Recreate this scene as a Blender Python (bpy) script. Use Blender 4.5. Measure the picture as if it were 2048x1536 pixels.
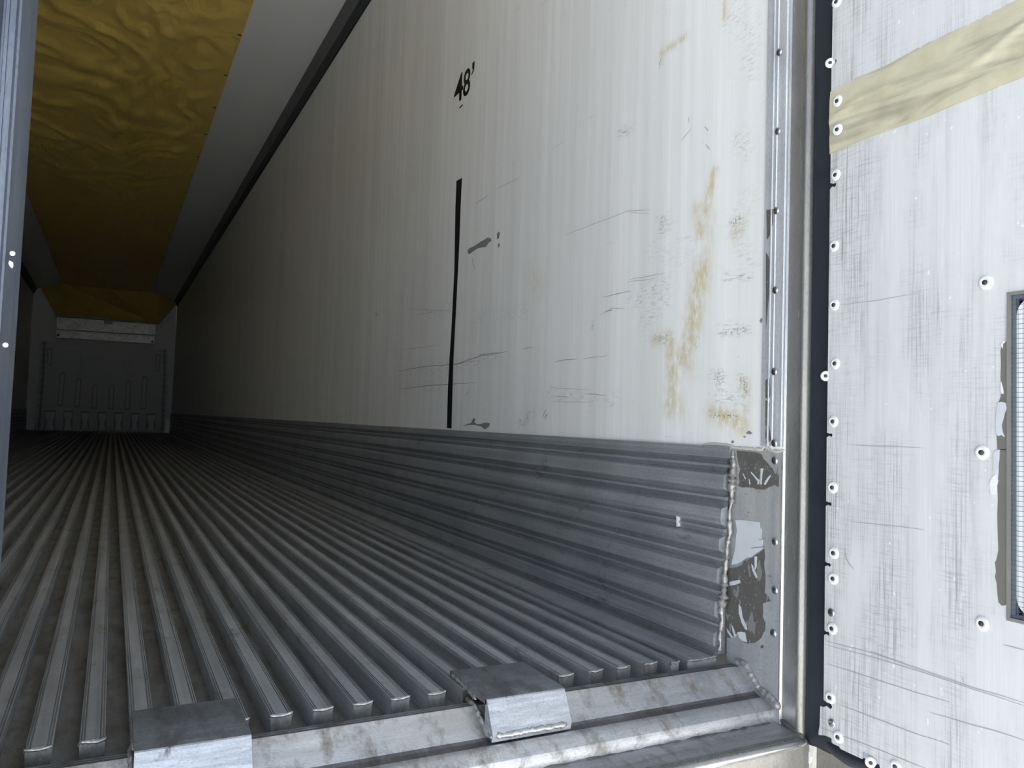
import bpy, bmesh, math, random
from mathutils import Vector, Matrix, noise

# ------------------------------------------------------------------ scene, camera, light
for o in list(bpy.data.objects): bpy.data.objects.remove(o)
scene = bpy.context.scene
COL = scene.collection
random.seed(7)

CAM = Vector((-1.0664, -1.1333, 0.4271)); YAW, PITCH, ROLL, FPX = 0.4755, 0.0505, 0.0336, 1546.857
_f = Vector((math.sin(YAW)*math.cos(PITCH), math.cos(YAW)*math.cos(PITCH), math.sin(PITCH)))
_r0 = Vector((math.cos(YAW), -math.sin(YAW), 0)); _u0 = _r0.cross(_f)
_r = math.cos(ROLL)*_r0 + math.sin(ROLL)*_u0; _u = -math.sin(ROLL)*_r0 + math.cos(ROLL)*_u0
cam = bpy.data.objects.new('camera', bpy.data.cameras.new('camera')); COL.objects.link(cam)
cam.matrix_world = Matrix(((_r.x,_u.x,-_f.x,CAM.x),(_r.y,_u.y,-_f.y,CAM.y),(_r.z,_u.z,-_f.z,CAM.z),(0,0,0,1)))
cam.data.sensor_fit = 'HORIZONTAL'; cam.data.sensor_width = 36.0; cam.data.lens = FPX/2048*36.0
cam.data.clip_start = 0.02; cam.data.clip_end = 300
scene.camera = cam

world = bpy.data.worlds.new('sky'); scene.world = world; world.use_nodes = True
bg = world.node_tree.nodes['Background']
_w = world.node_tree                                     # clear hazy sky: bright towards the horizon, deeper blue overhead
_tc = _w.nodes.new('ShaderNodeTexCoord'); _sx = _w.nodes.new('ShaderNodeSeparateXYZ'); _w.links.new(_tc.outputs['Generated'], _sx.inputs[0])
_mx = _w.nodes.new('ShaderNodeMath'); _mx.operation = 'MAXIMUM'; _mx.inputs[1].default_value = 0.0; _w.links.new(_sx.outputs[2], _mx.inputs[0])
_pw = _w.nodes.new('ShaderNodeMath'); _pw.operation = 'POWER'; _pw.inputs[1].default_value = 0.5; _w.links.new(_mx.outputs[0], _pw.inputs[0])
_mc = _w.nodes.new('ShaderNodeMix'); _mc.data_type = 'RGBA'; _w.links.new(_pw.outputs[0], _mc.inputs[0])
_mc.inputs[6].default_value = (2.20, 2.42, 2.70, 1); _mc.inputs[7].default_value = (0.34, 0.46, 0.70, 1)
_w.links.new(_mc.outputs[2], bg.inputs[0]); bg.inputs[1].default_value = 1.0

sun = bpy.data.objects.new('sun', bpy.data.lights.new('sun', 'SUN')); COL.objects.link(sun)
sun.data.energy = 26.0; sun.data.angle = math.radians(0.6); sun.data.color = (1.0, 0.985, 0.96)
SUN_EL, SUN_AZ = math.radians(52), math.radians(80)      # stands off the trailer's right side: the open door shades the rear, the yard behind is sunlit
_s = Vector((math.sin(SUN_AZ)*math.cos(SUN_EL), math.cos(SUN_AZ)*math.cos(SUN_EL), math.sin(SUN_EL)))
sun.rotation_euler = _s.to_track_quat('Z', 'Y').to_euler(); sun.location = (0, 8, 12)

vs = scene.view_settings
vs.view_transform = 'Standard'; vs.look = 'None'; vs.gamma = 1.0; vs.use_curve_mapping = False
vs.exposure = 0.02
scene.cycles.max_bounces = 14; scene.cycles.diffuse_bounces = 12; scene.cycles.glossy_bounces = 5

# ------------------------------------------------------------------ measuring: a photo pixel to a point of a plane
def hit(px, py, axis, val):
    d = _r*((px-1024)/FPX) - _u*((py-768)/FPX) + _f
    return CAM + d*((val-CAM[axis])/d[axis])
def wall(px, py, x=0.0): return hit(px, py, 0, x)

W, H, L, HS = 2.5, 2.6765, 15.94, 0.395     # inner width, height, length, height of the scuff liner
DX = 0.012                                   # inner face of the open door

# ------------------------------------------------------------------ materials
class NT:
    def __init__(s, name):
        s.m = bpy.data.materials.new(name); s.m.use_nodes = True
        s.t = s.m.node_tree; s.b = s.t.nodes['Principled BSDF']; s.pos = None
    def n(s, kind, **kw):
        nd = s.t.nodes.new(kind)
        for k, v in kw.items(): setattr(nd, k, v)
        return nd
    def link(s, a, b): s.t.links.new(a, b)
    def position(s):
        if s.pos is None: s.pos = s.n('ShaderNodeNewGeometry').outputs['Position']
        return s.pos
    def noise(s, scale=(1,1,1), freq=1.0, detail=4, rough=0.55, dist=0.0, off=(0,0,0)):
        mp = s.n('ShaderNodeMapping'); mp.inputs['Scale'].default_value = scale; mp.inputs['Location'].default_value = off
        s.link(s.position(), mp.inputs['Vector'])
        nz = s.n('ShaderNodeTexNoise'); nz.inputs['Scale'].default_value = freq; nz.inputs['Detail'].default_value = detail
        nz.inputs['Roughness'].default_value = rough; nz.inputs['Distortion'].default_value = dist
        s.link(mp.outputs[0], nz.inputs['Vector']); return nz.outputs[0]
    def ramp(s, v, lo, hi, a=0.0, b=1.0):
        r = s.n('ShaderNodeMapRange'); r.inputs[1].default_value = lo; r.inputs[2].default_value = hi
        r.inputs[3].default_value = a; r.inputs[4].default_value = b; s.link(v, r.inputs[0]); return r.outputs[0]
    def math(s, op, a, b=None):
        m = s.n('ShaderNodeMath', operation=op)
        for i, v in enumerate((a, b)):
            if v is None: continue
            if isinstance(v, (int, float)): m.inputs[i].default_value = v
            else: s.link(v, m.inputs[i])
        return m.outputs[0]
    def mix(s, fac, a, b):
        m = s.n('ShaderNodeMix', data_type='RGBA')
        if isinstance(fac, (int, float)): m.inputs[0].default_value = fac
        else: s.link(fac, m.inputs[0])
        for i, c in ((6, a), (7, b)):
            if isinstance(c, tuple): m.inputs[i].default_value = (*c, 1)
            else: s.link(c, m.inputs[i])
        return m.outputs[2]
    def attr(s, name):
        a = s.n('ShaderNodeAttribute', attribute_name=name); sp = s.n('ShaderNodeSeparateColor'); s.link(a.outputs['Color'], sp.inputs[0])
        return sp.outputs
    def set(s, name, v):
        i = s.b.inputs[name]
        if isinstance(v, tuple): i.default_value = (*v, 1)
        elif isinstance(v, (int, float)): i.default_value = v
        else: s.link(v, i)
    def bump(s, h, strength=0.2, dist=0.002):
        b = s.n('ShaderNodeBump'); b.inputs['Strength'].default_value = strength; b.inputs['Distance'].default_value = dist
        s.link(h, b.inputs['Height']); s.link(b.outputs[0], s.b.inputs['Normal'])

def plain(name, col, rough=0.5, metal=0.0, spec=0.5):
    k = NT(name); nz = k.noise(freq=40, detail=3)
    k.set('Base Color', k.mix(nz, tuple(c*0.86 for c in col), tuple(min(1, c*1.1) for c in col)))
    k.set('Roughness', k.ramp(nz, 0.3, 0.7, rough*0.88, min(1, rough*1.12))); k.set('Metallic', metal); k.b.inputs['Specular IOR Level'].default_value = spec
    return k.m

def aluminium(name, lo, hi, rough=(0.3, 0.5), grain=(60, 1.5, 60), metal=1.0, tint=None, dirt=0.0, dirtcol=(0.06, 0.05, 0.04), bump=0.08):
    k = NT(name)
    g = k.noise(scale=grain, freq=1.0, detail=5, rough=0.65)
    big = k.noise(freq=7, detail=4, off=(3, 1, 2))
    c = k.mix(k.ramp(g, 0.3, 0.7), lo, hi)
    c = k.mix(k.ramp(big, 0.35, 0.75, 0, 0.45), c, tuple(x*0.62 for x in lo))
    fine = k.noise(scale=tuple(min(v_, 60)*0.06+0.4 for v_ in grain), freq=230, detail=3, rough=0.7, off=(1,7,3))
    c = k.mix(k.ramp(fine, 0.48, 0.72, 0, 0.55), c, tuple(x*0.45 for x in lo))
    c = k.mix(k.ramp(fine, 0.26, 0.40, 0.35, 0), c, tuple(min(0.95, x*1.25) for x in hi))
    if tint: c = k.mix(k.ramp(k.noise(freq=4, off=(9, 4, 1)), 0.5, 0.8, 0, 0.6), c, tint)
    met = metal
    if dirt > 0:
        d = k.ramp(k.noise(scale=(1, 0.35, 1), freq=26, detail=6, rough=0.7, off=(5, 2, 8)), 0.62-dirt*0.35, 0.74-dirt*0.2)
        c = k.mix(d, c, dirtcol); met = k.ramp(d, 0, 1, metal, 0.15)
    k.set('Base Color', c); k.set('Metallic', met)
    k.set('Roughness', k.ramp(g, 0.25, 0.75, rough[0], rough[1]))
    k.bump(g, bump, 0.001)
    return k.m

M = {}
M['rib'] = aluminium('worn rib aluminium', (0.42,0.435,0.45), (0.66,0.675,0.69), (0.38, 0.56), (90, 1.2, 60), metal=0.5, dirt=0.16, dirtcol=(0.26,0.245,0.23))
M['valley'] = aluminium('grimy valley aluminium', (0.27,0.27,0.268), (0.44,0.438,0.43), (0.45, 0.7), (70, 2.5, 70), metal=0.5, dirt=0.55, dirtcol=(0.175,0.152,0.125), bump=0.25)
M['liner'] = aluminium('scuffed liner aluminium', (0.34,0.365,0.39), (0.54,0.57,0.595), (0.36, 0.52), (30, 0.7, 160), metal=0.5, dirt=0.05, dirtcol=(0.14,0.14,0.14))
M['linerdark'] = aluminium('shade toned liner recess', (0.20,0.215,0.235), (0.36,0.38,0.405), (0.40, 0.58), (30, 0.7, 160), metal=0.5, dirt=0.12, dirtcol=(0.10,0.10,0.10))  # recess shade put into a darker tone, with some dirt, to set off the corrugations
M['sill'] = aluminium('bare sill aluminium', (0.58,0.59,0.60), (0.88,0.885,0.89), (0.3, 0.5), (6, 60, 60), metal=0.7, tint=(0.74,0.66,0.55), dirt=0.36, dirtcol=(0.24,0.22,0.19), bump=0.2)
M['sillstep'] = aluminium('rubbed step aluminium', (0.36,0.365,0.37), (0.62,0.625,0.63), (0.3, 0.45), (5, 70, 60), metal=0.6, tint=(0.52,0.48,0.42), dirt=0.3, dirtcol=(0.20,0.185,0.16), bump=0.2)
M['sill_dark'] = aluminium('blackened groove aluminium', (0.13,0.13,0.13), (0.32,0.315,0.31), (0.4, 0.65), (8, 60, 60), metal=0.5, dirt=0.5, dirtcol=(0.07,0.065,0.06), bump=0.2)
M['padtop'] = aluminium('dark worn plate top', (0.19,0.20,0.215), (0.34,0.355,0.37), (0.45, 0.65), (12, 120, 90), metal=0.4, dirt=0.5, dirtcol=(0.10,0.10,0.10), bump=0.3)
M['padfront'] = aluminium('scraped bright plate front', (0.46,0.48,0.51), (0.82,0.84,0.87), (0.34, 0.52), (14, 60, 160), metal=0.7, dirt=0.08, bump=0.3)
M['weld'] = aluminium('weld bead metal', (0.42,0.42,0.41), (0.85,0.85,0.84), (0.28, 0.48), (150, 150, 150), metal=0.8, bump=0.5)
M['weldgrey'] = aluminium('dull weld metal', (0.26,0.26,0.255), (0.62,0.60,0.57), (0.3, 0.5), (120, 120, 120), metal=0.55, dirt=0.25, dirtcol=(0.14,0.13,0.12), bump=0.6)
M['steel'] = aluminium('stainless post', (0.40,0.40,0.39), (0.50,0.50,0.49), (0.2, 0.32), (60, 60, 1.5), metal=0.72, bump=0.03)
M['plate'] = aluminium('end plate metal', (0.34,0.355,0.37), (0.50,0.515,0.53), (0.40, 0.55), (40, 40, 4), metal=0.3, tint=(0.60,0.57,0.52), dirt=0.04, bump=0.1)
M['strip'] = aluminium('edge strip aluminium', (0.56,0.59,0.63), (0.76,0.79,0.83), (0.36, 0.48), (60, 90, 2), metal=0.45, bump=0.05)
M['rivet'] = aluminium('rivet steel', (0.45,0.45,0.45), (0.75,0.75,0.75), (0.2, 0.35), (90, 90, 90))
M['cove'] = plain('dark ceiling cove', (0.13,0.135,0.14), 0.45)
M['covedark'] = plain('black cove edge', (0.018,0.021,0.028), 0.5)
M['black'] = plain('black vinyl', (0.007,0.008,0.010), 0.4, spec=0.3)
M['rubber'] = plain('black door gasket rubber', (0.018,0.022,0.030), 0.38)
M['adhesive'] = NT('dark adhesive residue').m
k = NT('dark adhesive'); sp = k.noise(freq=210, detail=2); st = k.ramp(k.noise(scale=(1, 1, 0.35), freq=60, detail=3, off=(2,2,2)), 0.60, 0.64)
f = k.math('MAXIMUM', k.ramp(sp, 0.66, 0.69), st)
k.set('Base Color', k.mix(f, k.mix(k.noise(freq=50), (0.075,0.072,0.068), (0.135,0.13,0.12)), (0.42,0.42,0.42))); k.set('Roughness', 0.5); k.set('Metallic', k.ramp(f, 0, 1, 0, .7)); k.bump(sp, .3, .001)
M['adhesive'] = k.m
M['greypaint'] = plain('pale grey paint', (0.56,0.59,0.62), 0.45)
M['peel'] = plain('bare grey panel core', (0.22,0.225,0.23), 0.6)
M['whitewasher'] = plain('white plastic washer', (0.74,0.75,0.75), 0.4)
M['pin'] = plain('dark screw pin', (0.06,0.06,0.058), 0.45, 0.6)
M['foam'] = plain('grey brown torn core', (0.15,0.145,0.125), 0.8)
M['ventframe'] = plain('grey vent frame', (0.25,0.25,0.23), 0.5, 0.3)
M['ventbar'] = plain('blue grey vent seal', (0.12,0.145,0.19), 0.5)
M['ventcover'] = plain('white vent cover', (0.86,0.87,0.92), 0.4)
M['wire'] = plain('galvanised wire', (0.14,0.145,0.16), 0.45, 0.5)
M['bulkhead'] = plain('grey moulded plastic', (0.70,0.725,0.715), 0.5)
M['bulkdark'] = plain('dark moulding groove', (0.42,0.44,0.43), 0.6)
M['bulklight'] = plain('pale moulding foot', (0.85,0.87,0.86), 0.5)
M['whiteframe'] = plain('outer white shell', (0.75,0.76,0.77), 0.4)
M['sealant'] = plain('grey sealant', (0.52,0.50,0.47), 0.5)
M['scratch'] = plain('dark scrape mark', (0.40,0.40,0.395), 0.6)
M['tack'] = plain('dark staple', (0.02,0.02,0.02), 0.5)
M['doorskin'] = plain('outer door metal', (0.55,0.58,0.62), 0.4)
M['oldpost'] = aluminium('dull frame metal', (0.25,0.24,0.22), (0.40,0.385,0.355), (0.32,0.5), (40,40,3), metal=0.6, dirt=0.15, dirtcol=(0.14,0.12,0.10))
M['postedge'] = aluminium('rounded post edge steel', (0.24,0.235,0.22), (0.36,0.35,0.33), (0.3,0.42), (40,40,2), metal=0.7, bump=0.03)  # darker copy of the post steel: shade put into the colour against strong yard bounce
M['ribend'] = aluminium('grimy cut rib end', (0.20,0.195,0.185), (0.40,0.39,0.37), (0.45,0.6), (150,150,40), metal=0.5, dirt=0.35, dirtcol=(0.13,0.115,0.095), bump=0.4)

# white glass-fibre wall liner: vertical fibre streaks, painted stains break up with noise
k = NT('white wall liner'); a = k.attr('marks')
v1 = k.noise(scale=(1, 30, 0.7), freq=1, detail=4, rough=0.6); v2 = k.noise(scale=(1, 9, 0.35), freq=1, detail=3, off=(0,4,1)); v3 = k.noise(scale=(1,220,6), freq=1, detail=3)
c = k.mix(k.ramp(v1, 0.3, 0.7), (0.79,0.80,0.795), (0.90,0.905,0.905))
c = k.mix(k.ramp(v2, 0.42, 0.72, 0, 0.5), c, (0.68,0.69,0.67))
c = k.mix(k.ramp(v3, 0.55, 0.75, 0, 0.25), c, (0.60,0.61,0.60))
yb = k.noise(scale=(1, 1, 0.45), freq=75, detail=5, rough=0.7)
ym = k.math('MULTIPLY', a[0], k.ramp(yb, 0.34, 0.58)); c = k.mix(k.math('MINIMUM', ym, 0.9), c, (0.60,0.52,0.29))
gb = k.noise(scale=(1, 45, 190), freq=1, detail=5, rough=0.75, dist=0.5); gm = k.math('MULTIPLY', a[1], k.ramp(gb, 0.50, 0.66)); c = k.mix(k.math('MINIMUM', gm, 0.75), c, (0.30,0.30,0.29))
bb = k.noise(freq=190, detail=4, rough=0.7); bm = k.math('MULTIPLY', a[2], k.ramp(bb, 0.50, 0.60)); c = k.mix(k.math('MINIMUM', bm, 0.9), c, (0.17,0.14,0.09))
fs = k.ramp(k.noise(scale=(1, 5, 60), freq=1, detail=5, rough=0.7, dist=1.2, off=(0,7,3)), 0.66, 0.74, 0, 0.35); c = k.mix(fs, c, (0.42,0.42,0.41))
dn = k.ramp(k.noise(freq=55, detail=2, off=(3,8,1)), 0.73, 0.78, 0, 0.5); c = k.mix(dn, c, (0.40,0.40,0.39))
k.set('Base Color', c); k.set('Roughness', k.ramp(v1, 0.2, 0.8, 0.32, 0.46)); k.bump(v3, 0.06, 0.001)
M['wall'] = k.m

k = NT('white ceiling liner'); v = k.noise(scale=(6, 0.6, 6), freq=1)
k.set('Base Color', k.mix(v, (0.86,0.87,0.87), (0.90,0.91,0.91))); k.set('Roughness', 0.38); M['ceil'] = k.m

k = NT('white front wall'); v = k.noise(scale=(20, 1, 1), freq=1)
k.set('Base Color', k.mix(v, (0.80,0.81,0.81), (0.87,0.88,0.88))); k.set('Roughness', 0.5); M['front'] = k.m

# door liner: white with cross-hatched grime, droplets
k = NT('grimy white door liner')
va = k.noise(scale=(1, 300, 6.0), freq=1, detail=6, rough=0.75, dist=0.25); vb = k.noise(scale=(1, 22, 300), freq=1, detail=5, rough=0.75, dist=0.8); pt = k.noise(scale=(1, 9, 3.0), freq=1, detail=4, off=(0,2.2,6)); pt2 = k.noise(freq=16, detail=3)
edge = k.n('ShaderNodeSeparateXYZ'); k.link(k.position(), edge.inputs[0])
em = k.ramp(edge.outputs[1], -0.40, -0.20, 0.0, 0.13)       # the free edge is the most handled
base = k.mix(k.ramp(va, 0.3, 0.7), (0.58,0.59,0.595), (0.67,0.68,0.685))
pm = k.math('ADD', pt, em)
c = k.mix(k.math('MULTIPLY', k.ramp(va, 0.46, 0.62), k.ramp(pm, 0.45, 0.68, 0, 0.95)), base, (0.25,0.245,0.24))
c = k.mix(k.math('MULTIPLY', k.ramp(vb, 0.50, 0.62), k.ramp(pm, 0.46, 0.68, 0, 0.5)), c, (0.28,0.275,0.27))
c = k.mix(k.ramp(k.noise(scale=(1,60,1.0), freq=1, detail=4, off=(1,1,9)), 0.52, 0.78, 0, 0.40), c, (0.40,0.40,0.395))
dr = k.ramp(k.noise(scale=(1,1,0.6), freq=130, detail=1, off=(4,4,4)), 0.76, 0.79)
c = k.mix(dr, c, (0.80,0.80,0.80))
k.set('Base Color', c); k.set('Roughness', k.ramp(dr, 0, 1, 0.42, 0.12)); k.bump(va, 0.06, 0.001)
M['door'] = k.m

# yellowed tape
k = NT('yellowed tape'); v = k.noise(freq=22, detail=5, rough=0.65); v2 = k.noise(scale=(1, 4, 26), freq=1, detail=4, dist=1.0)
c = k.mix(k.ramp(v, 0.3, 0.7), (0.46,0.43,0.30), (0.57,0.54,0.40)); c = k.mix(k.ramp(v2, 0.52, 0.72, 0, 0.8), c, (0.24,0.22,0.17))
k.set('Base Color', c); k.set('Roughness', 0.42); k.bump(v2, 0.35, 0.004); M['tape'] = k.m

# yellow chute fabric
k = NT('yellow chute fabric'); v = k.noise(scale=(1, 1, 1), freq=6, detail=5); cr = k.noise(scale=(5, 2.2, 1), freq=1.4, detail=6, rough=0.6, dist=2.2)
k.set('Base Color', k.mix(v, (0.84,0.58,0.13), (0.90,0.66,0.18))); k.set('Roughness', 0.40); k.bump(cr, 0.55, 0.03); M['chute'] = k.m

# concrete yard outside
k = NT('sunlit yard'); v = k.noise(freq=1.2, detail=6); v2 = k.noise(freq=60, detail=4)
k.set('Base Color', k.mix(k.math('MULTIPLY', v, v2), (0.48,0.48,0.465), (0.60,0.60,0.585))); k.set('Roughness', 0.9); k.bump(v2, 0.3, 0.01); M['ground'] = k.m

# ------------------------------------------------------------------ mesh helpers
def link_obj(name, me, mat, parent=None, smooth=None):
    o = bpy.data.objects.new(name, me); COL.objects.link(o)
    if mat is not None and not me.materials: me.materials.append(mat)
    if parent is not None: o.parent = parent
    if smooth is not None:
        me.shade_smooth(); me.set_sharp_from_angle(angle=math.radians(smooth))
    return o
def tag(o, label=None, cat=None, group=None, kind=None):
    if label: o['label'] = label
    if cat: o['category'] = cat
    if group: o['group'] = group
    if kind: o['kind'] = kind
    return o
def empty(name, loc=(0,0,0)):
    o = bpy.data.objects.new(name, None); COL.objects.link(o); o.location = loc; o.empty_display_size = 0.1; return o
def part_at(o, parent):
    o.parent = parent; o.matrix_parent_inverse = Matrix.Translation(parent.location).inverted(); return o
def mesh_from(name, verts, faces):
    me = bpy.data.meshes.new(name); me.from_pydata([tuple(v) for v in verts], [], faces); me.update(); return me
def fix(me):
    bm = bmesh.new(); bm.from_mesh(me); bmesh.ops.recalc_face_normals(bm, faces=bm.faces); bm.to_mesh(me); bm.free(); return me
def extrude(name, prof, axis, a, b, segs=1, closed=True):
    """prof: 2-D points; axis 'x': (y,z) along x, 'y': (x,z) along y, 'z': (x,y) along z."""
    n = len(prof); vs_, fs = [], []
    for i in range(segs+1):
        t = a + (b-a)*i/segs
        for p, q in prof:
            vs_.append({'x': (t,p,q), 'y': (p,t,q), 'z': (p,q,t)}[axis])
    for i in range(segs):
        for j in range(n if closed else n-1):
            fs.append((i*n+j, i*n+(j+1)%n, (i+1)*n+(j+1)%n, (i+1)*n+j))
    if closed: fs += [tuple(range(n)), tuple(range(segs*n, segs*n+n))]
    return fix(mesh_from(name, vs_, fs))
def box(name, x0, x1, y0, y1, z0, z1):
    return extrude(name, [(x0,y0),(x1,y0),(x1,y1),(x0,y1)], 'z', z0, z1)
def bevel(me, w, seg=2):
    bm = bmesh.new(); bm.from_mesh(me)
    bmesh.ops.bevel(bm, geom=list(bm.edges), offset=w, segments=seg, affect='EDGES', profile=0.5, clamp_overlap=True)
    bm.to_mesh(me); bm.free(); return me
def join(name, meshes):
    vs_, fs = [], []
    for me in meshes:
        o = len(vs_); vs_ += [v.co.copy() for v in me.vertices]; fs += [tuple(o+i for i in p.vertices) for p in me.polygons]
    return mesh_from(name, vs_, fs)
def slab(name, pts, axis, t0, t1):
    """flat outline (3-D points in a plane normal to axis) given thickness from t0 to t1 along that axis"""
    n = len(pts); vs_ = []
    for t in (t0, t1):
        for p in pts: q = Vector(p); q[axis] = t; vs_.append(q)
    fs = [tuple(range(n)), tuple(range(2*n-1, n-1, -1))] + [(i, (i+1)%n, n+(i+1)%n, n+i) for i in range(n)]
    me = fix(mesh_from(name, vs_, fs))
    bm = bmesh.new(); bm.from_mesh(me); bmesh.ops.triangulate(bm, faces=[f for f in bm.faces if len(f.verts) > 4]); bm.to_mesh(me); bm.free()
    return me
def tube(name, path, rad, sides=8, lump=0.0, seed=0):
    path = [Vector(p) for p in path]; rnd = random.Random(seed); vs_, fs = [], []
    for i, p in enumerate(path):
        d = (path[min(i+1, len(path)-1)] - path[max(i-1, 0)]).normalized()
        up = Vector((0,0,1)) if abs(d.z) < 0.9 else Vector((0,1,0))
        s = d.cross(up).normalized(); u2 = s.cross(d)
        r = rad if not callable(rad) else rad(i/(len(path)-1)); r *= 1 + lump*(rnd.random()-0.5)*2
        if i in (0, len(path)-1): r *= 0.45
        for k_ in range(sides):
            an = 2*math.pi*k_/sides; vs_.append(p + s*(r*math.cos(an)) + u2*(r*math.sin(an)))
    for i in range(len(path)-1):
        for k_ in range(sides):
            fs.append((i*sides+k_, i*sides+(k_+1)%sides, (i+1)*sides+(k_+1)%sides, (i+1)*sides+k_))
    fs += [tuple(range(sides))[::-1], tuple(range((len(path)-1)*sides, len(path)*sides))]
    return fix(mesh_from(name, vs_, fs))
def sub(pts, step):
    """densify a polyline"""
    out = []
    pts = [Vector(p) for p in pts]
    for a, b in zip(pts, pts[1:]):
        n = max(1, int((b-a).length/step))
        out += [a.lerp(b, i/n) for i in range(n)]
    return out + [pts[-1]]
def dome(name, r, h, axis, sign, rings=4, n=16, rim=0.0):
    """rivet-head dome with flat back at the origin, bulging along sign*axis"""
    vs_, fs = [], []
    ax = Vector((0,0,0)); ax[axis] = sign; e1 = Vector((0,0,0)); e1[(axis+1)%3] = 1; e2 = Vector((0,0,0)); e2[(axis+2)%3] = 1
    for i in range(rings+1):
        t = i/rings*math.pi/2; rr, hh = r*math.cos(t), rim + (h-rim)*math.sin(t)
        if i == rings: vs_.append(ax*h); break
        for k_ in range(n):
            an = 2*math.pi*k_/n; vs_.append(e1*(rr*math.cos(an)) + e2*(rr*math.sin(an)) + ax*hh)
    for i in range(rings-1):
        for k_ in range(n): fs.append((i*n+k_, i*n+(k_+1)%n, (i+1)*n+(k_+1)%n, (i+1)*n+k_))
    for k_ in range(n): fs.append(((rings-1)*n+k_, (rings-1)*n+(k_+1)%n, rings*n))
    fs.append(tuple(range(n)))
    return fix(mesh_from(name, vs_, fs))
def ribbon(pts, w, t, x):
    """thin scrape lying on the plane x = const"""
    vs_, fs = [], []
    for i, p in enumerate(pts):
        d = (pts[min(i+1, len(pts)-1)] - pts[max(i-1, 0)]); d.x = 0; d.normalize(); s = Vector((0, -d.z, d.y))
        ww = w*(0.25 + 0.75*math.sin(math.pi*min(1, max(0, (i+0.3)/(len(pts)-0.4)))))
        for q in (p + s*ww/2, p - s*ww/2): vs_.append(Vector((x, q.y, q.z)))
    for i in range(len(pts)-1): fs.append((2*i, 2*i+1, 2*i+3, 2*i+2))
    n = len(vs_)
    vs_ += [v + Vector((t,0,0)) for v in vs_]
    fs += [tuple(n+i for i in f_) for f_ in fs]
    return mesh_from('scrape', vs_, fs)

# ------------------------------------------------------------------ the setting: ground, floor
g = box('ground', -150, 150, -150, 150, -1.50, -1.35)
tag(link_obj('ground', g, M['ground']), 'pale sunlit concrete yard beneath and behind the trailer', 'ground', kind='structure')

floor = link_obj('floor', box('floor', -W, 0, -0.008, L, -0.16, -0.036), M['valley'])
tag(floor, 'ribbed aluminium trailer floor with grimy grooves between the ribs', 'floor', kind='structure')
RIB_END = 0.018
def rib_prof(w, h=0.036):
    a = w/2; top = []
    for e in (0.0014, 0.0046):                     # two fine grooves along each edge of the crown
        top += [(a-e, 0), (a-e-0.0003, -0.0032), (a-e-0.0017, -0.0032), (a-e-0.0020, 0)]
    half = [(a-0.002, -h), (a, -0.004), (a, -0.0010), (a-0.0008, 0)] + top
    return [(-x_, z_) for x_, z_ in half] + half[::-1]
rib_me = extrude('floor_rib', rib_prof(0.030), 'y', 0, L-RIB_END)
end_me = extrude('end_face', [(-0.0132,-0.0355),(-0.0148,-0.004),(-0.0145,-0.0008),(0.0145,-0.0008),(0.0148,-0.004),(0.0132,-0.0355)], 'y', -0.0009, 0.0004)
def rib_weld(x, w, seed, y=RIB_END, z=0.0):
    rnd = random.Random(seed)
    pts = [(x-w/2-0.0005, y, z-0.006), (x-w/2+0.0005, y-0.0005, z-0.0015), (x-w/4, y-0.001, z-0.002+rnd.uniform(-1,1)*0.0008), (x, y-0.001, z-0.0026), (x+w/4, y-0.001, z-0.002+rnd.uniform(-1,1)*0.0008), (x+w/2-0.0005, y, z-0.0005), (x+w/2+0.0005, y, z-0.005)]
    return tube('weld_bead', sub(pts, 0.003), 0.0024, 6, 0.35, seed)
k_ = 0
x = -0.171
while x > -W+0.02:
    o = link_obj('floor_rib', rib_me, M['rib'], floor); o.location = (x, RIB_END, 0)
    if x > -1.25:
        link_obj('end_face', end_me, M['ribend'], o)
        w_ = link_obj('weld_bead', rib_weld(0, 0.030, k_, y=0), M['weld'], o, 60)
    x -= 0.0597; k_ += 1
for xc, w in ((-0.124, 0.019), (-0.060, 0.071)):
    o = link_obj('floor_rib', extrude('floor_rib', rib_prof(w), 'y', 0, L-0.006), M['rib'], floor); o.location = (xc, 0.006, 0)
    link_obj('weld_bead', rib_weld(0, w, int(-xc*1000), y=0), M['weld'], o, 60)

# rear sill (threshold)
sill = empty('trim_1', (-W/2, -0.1, -0.3)); tag(sill, 'worn aluminium door sill stepping down at the floor edge', 'door sill', kind='structure')
XE = 0.0
def sill_part(name, prof, mat, x1=XE, x0=-W, smooth=25):
    return part_at(link_obj(name, extrude(name, prof, 'x', x0, x1), mat, None, smooth), sill)
sill_part('sill_lip', [(-0.009,-0.05),(-0.009,-0.0125),(-0.0125,-0.0120),(-0.0135,-0.0132),(-0.0150,-0.0132),(-0.0158,-0.0120),(-0.0188,-0.0120),(-0.0196,-0.0132),(-0.0211,-0.0132),(-0.0219,-0.0120),(-0.0265,-0.0125),(-0.0265,-0.05)], M['sill_dark'])
sill_part('sill_bevel', [(-0.0266,-0.0124),(-0.0290,-0.0134),(-0.0700,-0.0445),(-0.0700,-0.09),(-0.0266,-0.09)], M['sill'])
sill_part('sill_groove', [(-0.0700,-0.0447),(-0.0740,-0.0480),(-0.0840,-0.0505),(-0.0880,-0.0498),(-0.0880,-0.09),(-0.0700,-0.09)], M['sill_dark'])
sill_part('sill_ridge', [(-0.0880,-0.0495),(-0.0930,-0.0490),(-0.1010,-0.0510),(-0.1100,-0.0555),(-0.1170,-0.0620),(-0.1200,-0.0700),(-0.1205,-0.0800),(-0.1205,-0.09),(-0.0880,-0.09)], M['sill'])
sill_part('sill_step', [(-0.1207,-0.0815),(-0.1260,-0.0825),(-0.1560,-0.0845),(-0.1690,-0.0868),(-0.1690,-0.12),(-0.1207,-0.12)], M['sillstep'], x1=0.010)
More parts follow.
